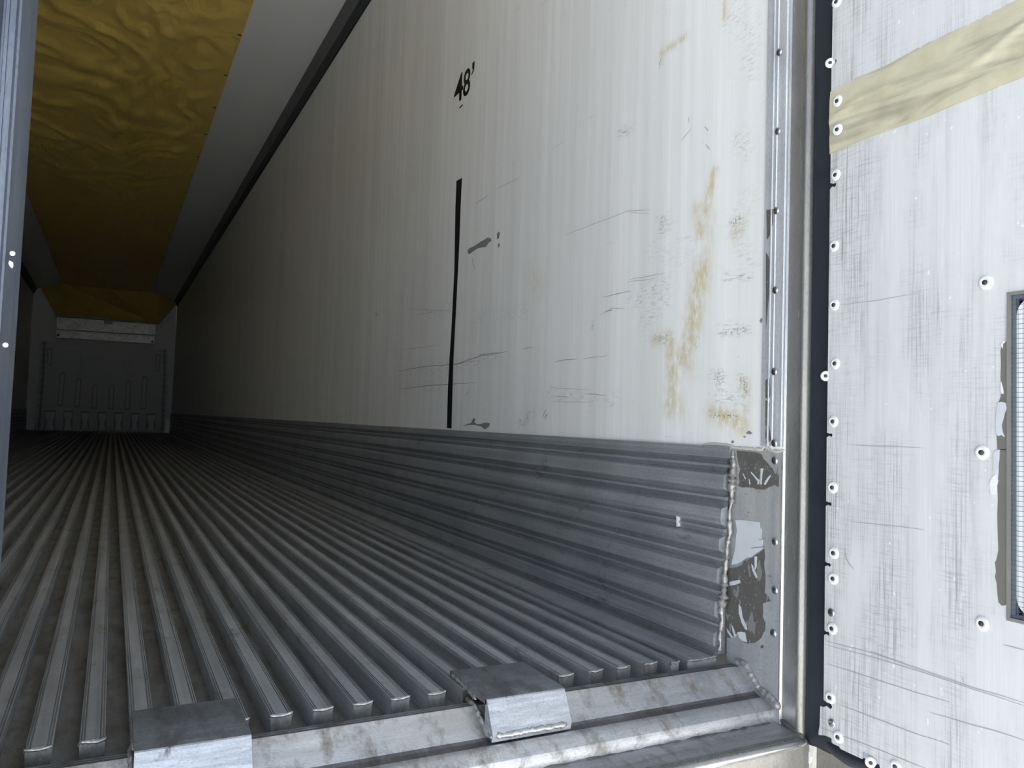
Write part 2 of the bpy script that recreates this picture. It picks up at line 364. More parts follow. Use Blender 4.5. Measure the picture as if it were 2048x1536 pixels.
sill_part('sill_apron', [(-0.1692,-0.0870),(-0.1790,-0.0915),(-0.1840,-0.0980),(-0.1850,-0.1060),(-0.1850,-0.36),(-0.1207,-0.36),(-0.1207,-0.1202),(-0.1692,-0.1202)], M['oldpost'], x1=0.010)
part_at(link_obj('nose_bead', tube('nose_bead', sub([(-W,-0.1800,-0.0955),(0.006,-0.1800,-0.0955)], 0.02), 0.0085, 12), M['steel'], None, 40), sill)
# beads of dirt and weld where sill steps meet
rp = [(-W + i*0.012, -0.1205 + random.uniform(-1,1)*0.0012, -0.0825 + random.uniform(-1,1)*0.0012) for i in range(int(W/0.012))]
part_at(link_obj('weld_bead', tube('weld_bead', rp, 0.0026, 6, 0.4, 3), M['sill_dark'], None, 60), sill)
# two bent wear plates welded over floor edge and sill
for i, (x0, x1) in enumerate(((-1.020,-0.882), (-0.541,-0.404))):
    t = 0.009
    top = [(0.079,0.0005),(0.079,0.0095),(0.076,0.0105),(-0.058,0.0105),(-0.0635,0.0085),(-0.0635,0.0005)]
    wp = part_at(link_obj('wear_plate', extrude('wear_plate', top, 'x', x0, x1), M['padtop'], None, 20), sill)
    wp['label'] = 'dark worn plate welded across the floor edge'
    fr = link_obj('front_face', extrude('front_face', [(-0.0600,0.0080),(-0.0636,0.0088),(-0.0655,0.0075),(-0.0890,-0.0350),(-0.0860,-0.0470),(-0.0600,-0.0300)], 'x', x0, x1), M['padfront'], wp, 20)
    wl = []
    wl.append(tube('w', [Vector((x0+0.006+j*0.0035, -0.0885+random.uniform(-1,1)*0.0008, -0.0375+random.uniform(-1,1)*0.0008)) for j in range(int((x1-x0-0.008)/0.0035))], 0.0046, 8, 0.28, 5+i))
    wl.append(tube('w', sub([(x0-0.001,0.006,-0.012),(x0-0.002,-0.028,-0.013),(x0,-0.074,-0.040),(x0+0.004,-0.087,-0.040)], 0.004), 0.0046, 8, 0.3, 9+i))
    wl.append(tube('w', sub([(x0+0.001,0.072,0.006),(x0,0.040,0.004),(x0,0.006,0.002),(x0,-0.028,-0.003)], 0.004), 0.0028, 8, 0.5, 19+i))
    wl.append(tube('w', sub([(x1,0.030,0.000),(x1+0.0015,-0.004,-0.008),(x1+0.001,-0.030,-0.016),(x1-0.001,-0.070,-0.044)], 0.004), 0.0030, 8, 0.3, 29+i))
    for me in wl:
        link_obj('weld_bead', me, M['weld'], wp, 70)

# ------------------------------------------------------------------ right wall with its stains
def grid_x(name, ys, zs, x, back):
    """wall sheet in the plane x with a coloured point layer, closed at the back"""
    vs_ = [(x, y, z) for z in zs for y in ys]; n, m = len(ys), len(zs)
    fs = [(j*n+i, (j+1)*n+i, (j+1)*n+i+1, j*n+i+1) for j in range(m-1) for i in range(n-1)]
    b = len(vs_); s = 0.001 if back > x else -0.001
    y0, y1, z0, z1 = ys[0], ys[-1], zs[0], zs[-1]
    vs_ += [(xx, yy, zz) for xx in (x+s, back) for yy, zz in ((y0,z0),(y1,z0),(y1,z1),(y0,z1))]
    fs += [(b,b+1,b+2,b+3),(b+7,b+6,b+5,b+4)] + [(b+i, b+(i+1)%4, b+4+(i+1)%4, b+4+i) for i in range(4)]
    return mesh_from(name, vs_, fs)
ys = [-0.080 + 0.008*i for i in range(int(3.0/0.008))]; st = 0.012
while ys[-1] < L: ys.append(min(L, ys[-1]+st)); st *= 1.15
zs = [HS-0.02 + 0.008*i for i in range(int(1.9/0.008))]
while zs[-1] < H: zs.append(min(H, zs[-1]+0.06))
wme = grid_x('wall_right', ys, zs, 0.0, 0.075)
import numpy as np
co = np.empty(len(wme.vertices)*3); wme.vertices.foreach_get('co', co); co = co.reshape(-1,3)
marks = np.zeros((len(co),4), dtype=np.float32); marks[:,3] = 1
def stroke(ch, pts, r, s):
    """pts in photo pixels on the wall, r in metres"""
    P = [wall(*p) for p in pts]
    if len(P) == 1: P = P*2
    for a_, b_ in zip(P, P[1:]):
        a2 = np.array((a_.y, a_.z)); d = np.array((b_.y, b_.z)) - a2; L2 = max(1e-9, d@d)
        t = np.clip(((co[:,1]-a2[0])*d[0] + (co[:,2]-a2[1])*d[1])/L2, 0, 1)
        dd = (co[:,1]-a2[0]-t*d[0])**2 + (co[:,2]-a2[1]-t*d[1])**2
        v_ = s*np.exp(-dd/(r*r)); marks[:,ch] = np.maximum(marks[:,ch], v_)
Y, G, B = 0, 1, 2
for a in [([(1428,345),(1410,425)],.010,.9), ([(1395,415),(1400,470)],.012,.8), ([(1420,440),(1415,500)],.016,.35), ([(1405,540),(1385,640)],.020,1.0), ([(1390,640),(1365,720)],.018,.9),
          ([(1340,690),(1345,760)],.014,.8), ([(1345,760),(1340,815)],.017,.8), ([(1375,720),(1385,740)],.016,.5), ([(1425,825),(1485,850)],.015,.9), ([(1372,72),(1322,108)],.006,.8), ([(1448,5),(1450,40)],.005,.8),
          ([(1310,680),(1335,670)],.012,.6), ([(1060,550),(1080,570)],.03,.25), ([(1490,770),(1490,820)],.012,.5), ([(1355,820),(1345,790)],.02,.5), ([(1480,455),(1470,470)],.014,.5)]: stroke(Y, a[0], a[1]*1.35, a[2])
for a in [([(1240,265),(1262,258)],.012,.9), ([(1465,445),(1485,440)],.012,1.0), ([(1465,470),(1485,465)],.008,.7), ([(1330,570),(1270,600)],.030,.55), ([(1330,600),(1290,640)],.025,.5), ([(1340,672),(1320,678)],.010,1.0),
          ([(1440,660),(1495,660)],.012,.9), ([(1430,750),(1445,760)],.014,1.0), ([(1480,750),(1490,780)],.012,1.0), ([(1430,790),(1490,800)],.016,.8), ([(1040,845),(1062,830)],.020,.8), ([(1187,645),(1183,660)],.006,1.1),
          ([(800,745),(900,735)],.035,.55), ([(800,775),(880,770)],.030,.55), ([(900,735),(1000,715)],.022,.5), ([(1090,825),(1092,830)],.008,.9), ([(1480,280),(1495,300)],.02,.6), ([(1460,30),(1500,70)],.03,.5), ([(1500,100),(1500,140)],.03,.45),
          ([(1450,555),(1500,552)],.008,1.0), ([(1480,500),(1510,530)],.02,.4), ([(1320,440),(1335,450)],.020,.5), ([(1100,790),(1230,800)],.020,.4), ([(1050,620),(950,640)],.03,.3), ([(840,630),(905,615)],.03,.35), ([(1300,500),(1380,520)],.03,.25), ([(1500,400),(1480,420)],.03,.35)]: stroke(G, *a)
for a in [([(1326,443),(1322,462)],.012,.7), ([(1478,440),(1468,446)],.010,.9), ([(1312,674),(1308,678)],.006,1.0), ([(1335,668),(1330,680)],.007,1.0), ([(1440,750),(1435,765)],.010,.8), ([(1485,760),(1490,775)],.010,.9), ([(1420,828),(1470,832)],.006,1.0), ([(1395,680),(1393,690)],.006,.9), ([(1325,115),(1320,135)],.004,.8), ([(1250,262),(1245,266)],.010,.5), ([(1050,845),(1055,835)],.012,.5), ([(755,627),(752,629)],.010,1.2), ([(1455,665),(1490,658)],.007,.7)]: stroke(B, *a)
at = wme.attributes.new('marks', 'FLOAT_COLOR', 'POINT'); at.data.foreach_set('color', marks.ravel())
wr = link_obj('wall_right', wme, M['wall']); tag(wr, 'long white glass-fibre side wall with scuffs, yellow stains and fine vertical streaks', 'wall', kind='structure')
# peeled patches showing the grey core
for P in ([(935,503),(938,497),(947,493),(955,488),(962,483),(970,479),(975,475),(982,477),(983,482),(978,485),(972,494),(963,495),(955,497),(946,503),(938,509)],
          [(994,468),(997,463),(1000,466),(998,476),(994,479)], [(996,488),(999,486),(1000,491),(996,497)],
          [(925,852),(935,848),(942,846),(947,836),(951,838),(949,844),(953,848),(961,848),(967,846),(974,845),(980,847),(978,853),(970,859),(962,853),(951,850),(946,850),(938,850)],
          [(1462,884),(1466,880),(1469,884),(1465,887)], [(1492,866),(1498,861),(1505,866),(1501,869),(1495,868)], [(1519,642),(1523,635),(1525,640),(1523,647)],
          [(1486,872),(1493,873),(1489,876)]):
    pp = link_obj('peeled_patch', slab('peeled_patch', [wall(*p) for p in P], 0, -0.0004, 0.0006), M['peel'], wr)
    pp['label'] = 'grey patch where the white wall skin has torn away'
# scrapes
for P, w in [([(795,742),(850,733),(905,729),(950,722)],.0030), ([(900,733),(960,712),(1000,706)],.0030), ([(798,778),(860,771),(955,765)],.0030), ([(1110,723),(1155,718)],.0022), ([(1165,717),(1215,711)],.0015), ([(1045,698),(1068,694)],.0018), ([(955,710),(1018,703)],.0022),
             ([(1110,793),(1138,794)],.0018), ([(1168,787),(1210,791)],.0018), ([(1105,803),(1185,805)],.0012), ([(1210,622),(1225,620)],.0020), ([(1205,595),(1262,582)],.0018), ([(1130,470),(1190,447),(1250,424),(1300,428)],.0012), ([(952,407),(978,390)],.0020),
             ([(1362,282),(1382,258)],.0015), ([(1410,253),(1417,262)],.0020), ([(1412,288),(1420,300)],.0020), ([(1258,560),(1330,545)],.0012), ([(1255,565),(1310,556)],.0012), ([(1200,630),(1225,616),(1250,617)],.0012), ([(990,380),(1040,355)],.0012),
             ([(1300,420),(1250,422)],.001), ([(930,790),(940,782)],.0018), ([(945,520),(947,530),(950,538)],.0028), ([(943,515),(948,522)],.0022), ([(815,618),(903,622)],.0012), ([(830,630),(880,622)],.0012), ([(800,700),(880,690)],.0012), ([(1100,775),(1180,780)],.001), ([(1378,247),(1378,235)],.0012),
             ([(1322,118),(1319,132)],.0025), ([(1085,835),(1092,820)],.0030), ([(1089,840),(1095,826)],.0025)]:
    pts = sub([wall(*p) for p in P], 0.02)
    if len(pts) < 4: pts = sub([wall(*p) for p in P], 0.004)
    pts = [p + Vector((0, 0, noise.noise(p*23)*0.0022)) for p in pts]
    link_obj('scrape', ribbon(pts, w, -0.0003, -0.0002), M['scratch'], wr)

# left, front wall, ceiling
wl_ = link_obj('wall_left', box('wall_left', -W-0.075, -W, -0.10, L, 0.0, H), M['wall']); tag(wl_, 'shaded white side wall beyond the closed left door', 'wall', kind='structure')
wf = link_obj('wall_front', box('wall_front', -W-0.075, 0.075, L, L+0.1, -0.3, H), M['front']); tag(wf, 'white front wall at the far end behind the moulded bulkhead', 'wall', kind='structure')
ce = link_obj('ceiling', box('ceiling', -W-0.075, 0.075, -0.19, L+0.1, H, H+0.09), M['ceil']); tag(ce, 'smooth white ceiling liner beside the yellow chute', 'ceiling', kind='structure')
# outer side skirts close the box
tag(link_obj('trim_2', box('trim_2', -W-0.075, -W-0.001, -0.10, L, -0.36, -0.001), M['whiteframe']), 'outer lower rail under the left side wall', 'rail', kind='structure')
tag(link_obj('trim_3', box('trim_3', 0.040, 0.075, 0.0, L, -0.36, HS-0.021), M['whiteframe']), 'outer lower rail under the right side wall', 'rail', kind='structure')
# coves along the ceiling
def cove(name, sx, label):
    c_ = empty(name, (0 if sx > 0 else -W, 8, H)); tag(c_, label, 'trim', kind='structure')
    m = (lambda p: (p[0], p[1])) if sx > 0 else (lambda p: (-W-p[0], p[1]))
    a_ = extrude('cove_face', [m(p) for p in ((-0.062,H-0.0005),(-0.060,H-0.006),(-0.026,H-0.060),(-0.020,H-0.060),(-0.010,H-0.0005))], 'y', -0.07, L-0.002)
    b_ = extrude('cove_lip', [m(p) for p in ((-0.0265,H-0.0605),(-0.012,H-0.100),(-0.008,H-0.112),(-0.0005,H-0.114),(-0.0005,H-0.0605))], 'y', -0.07, L-0.002)
    part_at(link_obj('cove_face', a_, M['cove'], None, 20), c_); part_at(link_obj('cove_lip', b_, M['covedark'], None, 20), c_)
cove('trim_4', 1, 'dark cove strip where the right wall meets the ceiling'); cove('trim_5', -1, 'dark cove strip where the left wall meets the ceiling')

# ------------------------------------------------------------------ corrugated scuff liners
def liner(name, sx, label):
    root = empty(name, (0 if sx > 0 else -W, 8, 0)); tag(root, label, 'kick plate', kind='structure')
    mm = (lambda p: p) if sx > 0 else (lambda p: (-W-p[0], p[1]))
    lean = lambda z: -0.002 - 0.020*max(0.0, 1-z/HS)**0.8
    back = [(lean(HS)-0.001, HS-0.001)] + [(lean(HS*i/12)-0.001, HS*i/12) for i in range(11, 0, -1)] + [(lean(0)-0.004, 0.004), (lean(0)-0.012, 0.0008)]
    prof = [mm(p) for p in back] + [mm(p) for p in ((0.020, 0.0008), (0.020, HS-0.001))]
    y0 = 0.0005
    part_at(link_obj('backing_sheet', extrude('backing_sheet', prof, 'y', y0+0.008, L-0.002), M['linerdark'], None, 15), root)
    def band(nm, z1, z0, d, soft=0.004, ye=0.0):
        p = [(lean(z1)-0.0005, z1), (lean(z1)-d*0.93, z1-soft*0.45), (lean(z1)-d, z1-soft*0.7), (lean(z0)-d, z0+soft*1.3), (lean(z0)-d*0.85, z0+soft*0.6), (lean(z0)-0.0005, z0)]
        q = [(lean(z1)+0.003, z1), (lean(z0)+0.003, z0)]
        pr = [mm(a_) for a_ in p] + [mm(q[1]), mm(q[0])]
        return part_at(link_obj(nm, extrude(nm, pr, 'y', ye, L-0.003), M['liner'], None, 30), root)
    band('top_cap', 0.396, 0.373, 0.0060, 0.0008, -0.002)
    for j, (z1, z0, d) in enumerate(((0.346,0.310,0.0130),(0.281,0.243,0.0130),(0.224,0.193,0.0120),(0.167,0.131,0.0110),(0.104,0.068,0.0100),(0.044,0.012,0.0080))):
        band('corrugation', z1, z0, d, 0.0090, 0.001+0.002*j)
    # narrow raised line between bands
    for z in (0.358, 0.296, 0.235, 0.180, 0.118, 0.056): band('raised_line', z+0.0035, z-0.0035, 0.0042, 0.0022, 0.002)
    return root
br = liner('baseboard_right', 1, 'dull corrugated aluminium kick plate along the foot of the white right wall')
liner('baseboard_left', -1, 'dark corrugated kick plate along the foot of the left wall')
# chips of white paint and pale scrapes on the liner
for P in ([(1008,886),(1020,885),(1026,890),(1032,893),(1040,889),(1056,891),(1045,896),(1035,898),(1024,893),(1014,893)], [(1108,899),(1120,896),(1125,903),(1130,898),(1138,904),(1128,907),(1115,904)], [(1146,898),(1150,898),(1157,909),(1151,911)]):
    pts = [hit(px, py, 0, -0.0045) for px, py in P]
    cp = part_at(link_obj('paint_chip', slab('paint_chip', pts, 0, -0.0052, 0.0), M['whiteframe']), br); cp['label'] = 'chip of white paint'
pts = [hit(px, py, 0, -0.0125) for px, py in ((1357,1008),(1359,1008),(1361,1053),(1358,1053))]
part_at(link_obj('pale_scrape', slab('pale_scrape', pts, 0, -0.0195, -0.005), M['whiteframe']), br)

# ------------------------------------------------------------------ rear end plate, edge strip, frame post
plate = empty('trim_6', (0, -0.06, -0.08)); tag(plate, 'riveted metal end plate with dark glue residue beside the kick plate', 'end plate', kind='structure')
part_at(link_obj('plate_sheet', box('plate_sheet', -0.0015, 0.06, -0.127, 0.004, -0.40, 0.394), M['plate']), plate)
XP = -0.0016
def patch(P, mat, name='residue_patch', ox=1420, oy=860, sc=7.68, t=0.0006, label=None):
    pts = [hit(ox+a_/sc, oy+b_/sc, 0, XP) for a_, b_ in P]
    o = part_at(link_obj(name, slab(name, pts, 0, XP-t, XP+0.0008), mat), plate)
    if label: o['label'] = label
    return o
patch([(410,315),(560,330),(700,345),(790,370),(820,440),(860,480),(910,540),(960,590),(990,660),(1015,690),(1030,640),(1050,560),(1058,640),(1060,760),(1058,860),(1040,880),(1020,850),(980,845),(940,870),(900,880),(850,915),(780,915),(700,908),(680,890),(560,880),(500,885),(430,860),(460,800),(440,700),(470,600),(440,520),(420,420)], M['adhesive'], label='dark brown glue patch at the top of the end plate')
for P in ([(628,640),(650,650),(720,730),(765,770),(750,835),(730,835),(735,790),(690,730),(640,670)], [(780,590),(825,590),(805,700),(800,835),(775,835),(780,700)], [(930,690),(942,705),(900,770),(860,840),(835,840),(850,790),(890,730)], [(500,665),(515,670),(560,750),(545,755)], [(600,755),(612,755),(625,835),(608,838)]):
    patch(P, M['greypaint'], 'streak', t=0.0009)
patch([(390,1385),(470,1380),(760,1415),(770,1500),(800,1536),(790,1640),(810,1700),(800,1830),(700,1900),(640,1950),(560,1960),(470,2030),(400,2060),(330,2070),(350,1980),(390,1820),(400,1650),(420,1540)], M['greypaint'], 'paint_patch', label='pale grey painted patch on the end plate')
Q = lambda P: [(a_*7.68/5.4875, 180*7.68+b_*7.68/5.4875) for a_, b_ in P]
patch(Q([(205,530),(290,520),(360,490),(370,450),(420,435),(470,410),(490,390),(540,360),(600,315),(605,420),(595,470),(600,540),(612,600),(610,700),(600,800),(660,850),(665,890),(580,915),(585,1000),(580,1060),(610,1130),(605,1220),(590,1230),(560,1300),(500,1345),(420,1358),(370,1340),(330,1300),(300,1240),(250,1290),(210,1295),(175,1280),(170,1150),(165,1080),(175,980),(200,900),(195,800),(200,700),(195,620)]), M['adhesive'], label='large dark brown glue patch low on the end plate')
for P in ([(318,920),(345,960),(360,1060),(410,1180),(412,1208),(390,1200),(350,1130),(320,1020)], [(300,1235),(340,1225),(390,1235),(400,1290),(410,1340),(360,1330),(320,1290)], [(185,1185),(210,1220),(260,1290),(235,1290),(195,1230)], [(240,1150),(260,1180),(290,1270),(270,1285),(250,1220)], [(210,680),(330,655),(340,690),(270,715),(220,720)], [(490,400),(520,400),(515,520),(495,550)], [(455,480),(475,500),(525,630),(510,640),(470,560)]):
    patch(Q(P), M['greypaint'], 'streak', t=0.0009)
patch(Q([(455,305),(600,288),(605,297),(460,312)]), M['peel'], 'streak', t=0.001); patch(Q([(540,215),(600,200),(604,207),(545,220)]), M['peel'], 'streak', t=0.001)
patch(Q([(555,1390),(575,1370),(590,1380),(585,1405),(565,1410)]), M['adhesive'], 'residue_patch')
riv = dome('rivet', 0.0072, 0.0036, 0, -1, 4, 14, 0.0008); rivpin = dome('rivet_pin', 0.0020, 0.0006, 0, -1, 2, 10, 0.0002)
def rivet(px, py, root, x):
    p = hit(px, py, 0, x); o = bpy.data.objects.new('rivet', riv); COL.objects.link(o)
    if not riv.materials: riv.materials.append(M['rivet']); rivpin.materials.append(M['pin']); riv.shade_smooth(); riv.set_sharp_from_angle(angle=1.0)
    o.location = (x, p.y, p.z); part_at(o, root)
    q = bpy.data.objects.new('rivet_pin', rivpin); COL.objects.link(q); q.parent = o; q.location = (-0.0034, 0.0005, 0.0003)
for px, py in ((1550,921),(1550,1083),(1550,1180),(1547,1266)): rivet(px, py, plate, -0.0015)
# weld down the end of the kick plate
wp_ = [(1466,900),(1467,925),(1465,950),(1463,975),(1464,1000),(1459,1022),(1460,1045),(1459,1070),(1455,1095),(1454,1115),(1450,1140),(1449,1165),(1447,1190),(1443,1215),(1444,1240),(1440,1265),(1441,1290),(1437,1308)]
pts = []
for i, (px, py) in enumerate(wp_):
    z = hit(px, py, 1, 0.0).z; pts.append(hit(px, py, 0, -0.004 - 0.018*max(0.0, 1-max(0, z)/HS)**0.8))
pts = [p + Vector((0, noise.noise(p*70)*0.0022, 0)) for p in sub(pts, 0.004)]
part_at(link_obj('weld_bead', tube('weld_bead', pts, lambda t: 0.0036+0.0034*max(0, math.sin(t*11.0))**2, 10, 0.45, 77), M['weldgrey'], None, 45), plate)
# weld between sill and plate
wpts = [hit(px, py, 0, -0.003) for px, py in ((1470,1322),(1485,1325),(1494,1333),(1501,1346),(1510,1362),(1518,1378),(1530,1386),(1542,1394),(1553,1408),(1557,1420))]
part_at(link_obj('weld_bead', tube('weld_bead', sub(wpts, 0.0028), 0.0062, 10, 0.16, 31), M['weldgrey'], None, 70), plate)
wpts = [hit(px, py, 0, 0.004) for px, py in ((1556,1436),(1568,1444),(1580,1455),(1592,1464),(1606,1476))]
part_at(link_obj('weld_bead', tube('weld_bead', sub(wpts, 0.005), 0.0045, 8, 0.4, 37), M['sill_dark'], None, 70), plate)
# sealant along wall bottom edge near the rear
wpts = [hit(px, py, 0, -0.001) for px, py in ((1405,890),(1430,888),(1455,891),(1470,895),(1495,897),(1525,899),(1530,890),(1536,896),(1545,902),(1560,903),(1568,900))]
part_at(link_obj('sealant_bead', tube('sealant_bead', sub(wpts, 0.006), 0.0032, 8, 0.35, 41), M['sealant'], None, 70), plate)

strip = empty('trim_7', (0, -0.1, HS)); tag(strip, 'ridged aluminium edge strip riveted over the end of the white wall', 'edge strip', kind='structure')
sp_ = [(0.004,-0.0755),(-0.0035,-0.0755),(-0.0045,-0.0765),(-0.0045,-0.0925),(-0.0065,-0.0935),(-0.0065,-0.0955),(-0.0045,-0.0965),(-0.0045,-0.1025),(-0.0060,-0.1035),(-0.0060,-0.1050),(-0.0045,-0.1060),(-0.0045,-0.1245),(-0.0035,-0.1262),(0.004,-0.1262)]
part_at(link_obj('strip_profile', extrude('strip_profile', sp_, 'z', HS+0.006, H-0.002), M['strip'], None, 20), strip)
for px, py in ((1559,104),(1556,262),(1553,421),(1551,580),(1549,743),(1549,886)): rivet(px, py, strip, -0.0062)
for j in range(9):
    z = 1.283+0.15*j; o = bpy.data.objects.new('rivet', riv); COL.objects.link(o); o.location = (-0.0062, -0.103, z); part_at(o, strip)
for P in ([(1533,420),(1547,418),(1546,445),(1540,470),(1534,480)], [(1532,505),(1542,520),(1541,560),(1536,610),(1532,660)], [(1531,760),(1540,755),(1541,790),(1537,800),(1531,795)], [(1531,800),(1539,805),(1538,850),(1543,880),(1531,888)]):
    pts = [hit(px, py, 0, -0.0046) for px, py in P]
    st_ = part_at(link_obj('residue_patch', slab('residue_patch', pts, 0, -0.0050, -0.003), M['adhesive']), strip)

post = empty('trim_8', (0.03, -0.16, -0.36)); tag(post, 'smooth stainless steel rear frame post at the door opening', 'frame post', kind='structure')
def post_part(name, prof, z0, z1, mat, sm=25): return part_at(link_obj(name, extrude(name, prof, 'z', z0, z1), mat, None, sm), post)
post_part('post_face', [(-0.0005,-0.1275),(0.003,-0.1300),(0.0045,-0.135),(0.0045,-0.1590),(0.0035,-0.1625),(0.05,-0.1625),(0.05,-0.1275)], -0.36, H, M['steel'])
arc = [(0.0115-0.0105*math.cos(t), -0.1635-0.0095*math.sin(t)) for t in [math.pi/2*i/8 for i in range(9)]]
post_part('post_edge', [(0.0010,-0.1628)] + arc + [(0.05,-0.173),(0.05,-0.1628)], -0.36, H, M['postedge'], 40)
post_part('outer_skin', [(0.0505,-0.10),(0.085,-0.10),(0.085,-0.170),(0.0505,-0.173)], -0.36, H, M['oldpost'])
part_at(link_obj('plate_lip', tube('plate_lip', [(-0.0012,-0.1268,-0.06+0.01*i) for i in range(46)], 0.0010, 6), M['postedge'], None, 60), post)
hd = link_obj('trim_9', box('trim_9', -W-0.075, 0.085, -0.19, -0.10, H-0.02, H+0.09), M['oldpost']); tag(hd, 'unseen metal header over the rear door opening, added to block light', 'header', kind='structure')  # header out of view, put in to block light above the opening
lp = link_obj('trim_10', box('trim_10', -W-0.085, -W+0.01, -0.185, -0.101, -0.36, H-0.021), M['oldpost']); tag(lp, 'left rear frame post behind the closed door', 'frame post', kind='structure')

# ------------------------------------------------------------------ open right door
door = empty('door_1', (DX+0.04, -0.22, -0.1)); tag(door, 'grimy white trailer door standing open at the right, vent grille at its edge', 'door', kind='structure')
D = lambda px, py, x=DX: hit(px, py, 0, x)
y_far, z_top, z_bot = -1.42, H-0.03, -0.082
VY0, VY1, VZ0, VZ1 = -0.509, -0.80, 0.186, 0.628
# door core leaves the vent opening free
for nm, y0, y1, z0, z1 in (('door_core', -0.225, VY0, z_bot, z_top), ('door_core', VY1, y_far, z_bot, z_top), ('door_core', VY0, VY1, z_bot, VZ0), ('door_core', VY0, VY1, VZ1, z_top)):
    part_at(link_obj(nm, box(nm, DX+0.004, 0.085, y1, y0, z0, z1), M['doorskin']), door)
# liner sheet: free edge with the screw notches torn open, ragged lower corner
edge_pts = [(-0.2115, z_top)]
for z in [2.4, 1.9, 1.5]: edge_pts.append((-0.2115+random.uniform(-1,1)*0.0008, z))
def notch(px, py, depth=0.010, hgt=0.0035):
    z = D(px, py).z; e = -0.2115
    return [(e, z+hgt), (e-depth*0.5, z+hgt*0.55), (e-depth, z+hgt*0.8), (e-depth*1.25, z), (e-depth, z-hgt*0.9), (e-depth*0.4, z-hgt*0.4), (e+0.0006, z-hgt*1.1)]
for px, py, d_, h_ in ((1663,126,.008,.005), (1660,372,.010,.005), (1662,870,.009,.004), (1660,1008,.009,.004), (1660,1130,.009,.004), (1658,1268,.008,.004), (1655,1410,.014,.006)):
    edge_pts += notch(px, py, d_, h_)
edge_pts += [(-0.2050,-0.028),(-0.2040,-0.060),(-0.2025,-0.068)]
low = [(1637,1470),(1650,1471),(1660,1475),(1668,1481),(1676,1490),(1681,1498),(1700,1507),(1724,1518),(1726,1503),(1740,1510),(1756,1519),(1760,1536)]
edge_pts += [(D(px, py).y, D(px, py).z) for px, py in low]
edge_pts += [(-0.34,-0.094),(-0.40,-0.086),(VY0+0.0,-0.086)]
left_sheet = [(0, y, z) for y, z in edge_pts] + [(0, VY0, z_top)]
part_at(link_obj('liner_sheet', slab('liner_sheet', left_sheet, 0, DX, DX+0.003), M['door']), door)
for y0, y1, z0, z1 in ((VY0, VY1, VZ1, z_top), (VY0, VY1, -0.086, VZ0), (VY1, y_far, -0.086, z_top)):
    part_at(link_obj('liner_sheet', box('liner_sheet', DX, DX+0.003, y1, y0, z0, z1), M['door']), door)
# washers with pins
washer_me = None
def make_washer():
    prof = [(0.0100,0.0),(0.0098,0.0012),(0.0085,0.0026),(0.0062,0.0034),(0.0040,0.0032),(0.0030,0.0018)]
    n = 18; vs_, fs = [], []
    for r, h in prof:
        for i in range(n):
            an = 2*math.pi*i/n; vs_.append((-h, r*math.cos(an), r*math.sin(an)))
    for j in range(len(prof)-1):
        for i in range(n): fs.append((j*n+i, j*n+(i+1)%n, (j+1)*n+(i+1)%n, (j+1)*n+i))
    fs.append(tuple(range((len(prof)-1)*n, len(prof)*n)))
    me = fix(mesh_from('rivet_washer', vs_, fs)); me.materials.append(M['whitewasher']); me.shade_smooth(); return me
washer_me = make_washer(); pin_me = dome('screw_pin', 0.0038, 0.0030, 0, -1, 3, 12, 0.0012); pin_me.materials.append(M['pin']); pin_me.shade_smooth()
head_me = dome('screw_head', 0.0068, 0.0030, 0, -1, 4, 14, 0.0010); head_me.materials.append(M['rivet']); head_me.shade_smooth(); head_me.set_sharp_from_angle(angle=1.0)
def washer(y, z, s=1.0, tilt=0.0, x=DX):
    o = bpy.data.objects.new('rivet_washer', washer_me); COL.objects.link(o); o.location = (x, y, z); o.scale = (s,)*3; o.rotation_euler = (0, 0, tilt); part_at(o, door)
    q = bpy.data.objects.new('screw_pin', pin_me); COL.objects.link(q); q.parent = o; q.location = (-0.0008, 0.0010, 0)
    return o
for px, py in ((1674,4),(1678,203),(1678,260),(1672,350),(1669,492),(1669,610),(1671,727),(1667,843),(1666,975),(1668,1106),(1667,1157),(1665,1257),(1661,1395),(1677,1474),(1972,565),(1965,905),(1965,1247),(1792,1533)):
    p = D(px, py); washer(p.y, p.z, 1.0 if px < 1900 else 1.05, random.uniform(-.08,.08), DX-(0.003 if py in (203,260) else 0))
for z in (1.32,1.47,1.62,1.77,1.92,2.07,2.22,2.37,2.52): washer(-0.224, z)
for px, py in ((1663,1225),(1664,1446)):
    p = D(px, py); o = bpy.data.objects.new('screw_head', head_me); COL.objects.link(o); o.location = (DX, p.y, p.z); part_at(o, door)
for px, py in ((1661,126),(1652,752),(1742,1525)):          # washers that hang half off the torn edge
    p = D(px, py); washer(p.y, p.z, 0.9, 0.6)
# gasket: black bulb filling the gap between frame post and door edge, running on below the sheet
gp = [(0.0125,-0.1755),(0.0120,-0.1840),(0.0170,-0.1980),(0.0150,-0.2090),(0.0152,-0.2240),(0.060,-0.2240),(0.060,-0.1770),(0.030,-0.1745)]
gv, gf = [], []
zz = [z_top, 1.4, 1.0, 0.7, 0.5, 0.3, 0.15, 0.05, -0.02, -0.06, -0.10]
for z in zz:
    for a_, b_ in gp:
        w_ = 0.0012*math.sin(z*5+1); gv.append((a_, b_ + (w_ if b_ > -0.2 else 0), z))
n = len(gp)
for j in range(len(zz)-1):
    for i in range(n): gf.append((j*n+i, j*n+(i+1)%n, (j+1)*n+(i+1)%n, (j+1)*n+i))
gf += [tuple(range(n)), tuple(range((len(zz)-1)*n, len(zz)*n))]
ga = part_at(link_obj('gasket', fix(mesh_from('gasket', gv, gf)), M['rubber'], None, 35), door); ga['label'] = 'black rubber gasket along the free edge of the door'
gpath = [hit(px, py, 0, DX+0.012) for px, py in ((1650,1478),(1664,1490),(1680,1503),(1700,1516),(1730,1528),(1770,1541),(1830,1560),(2050,1640))]
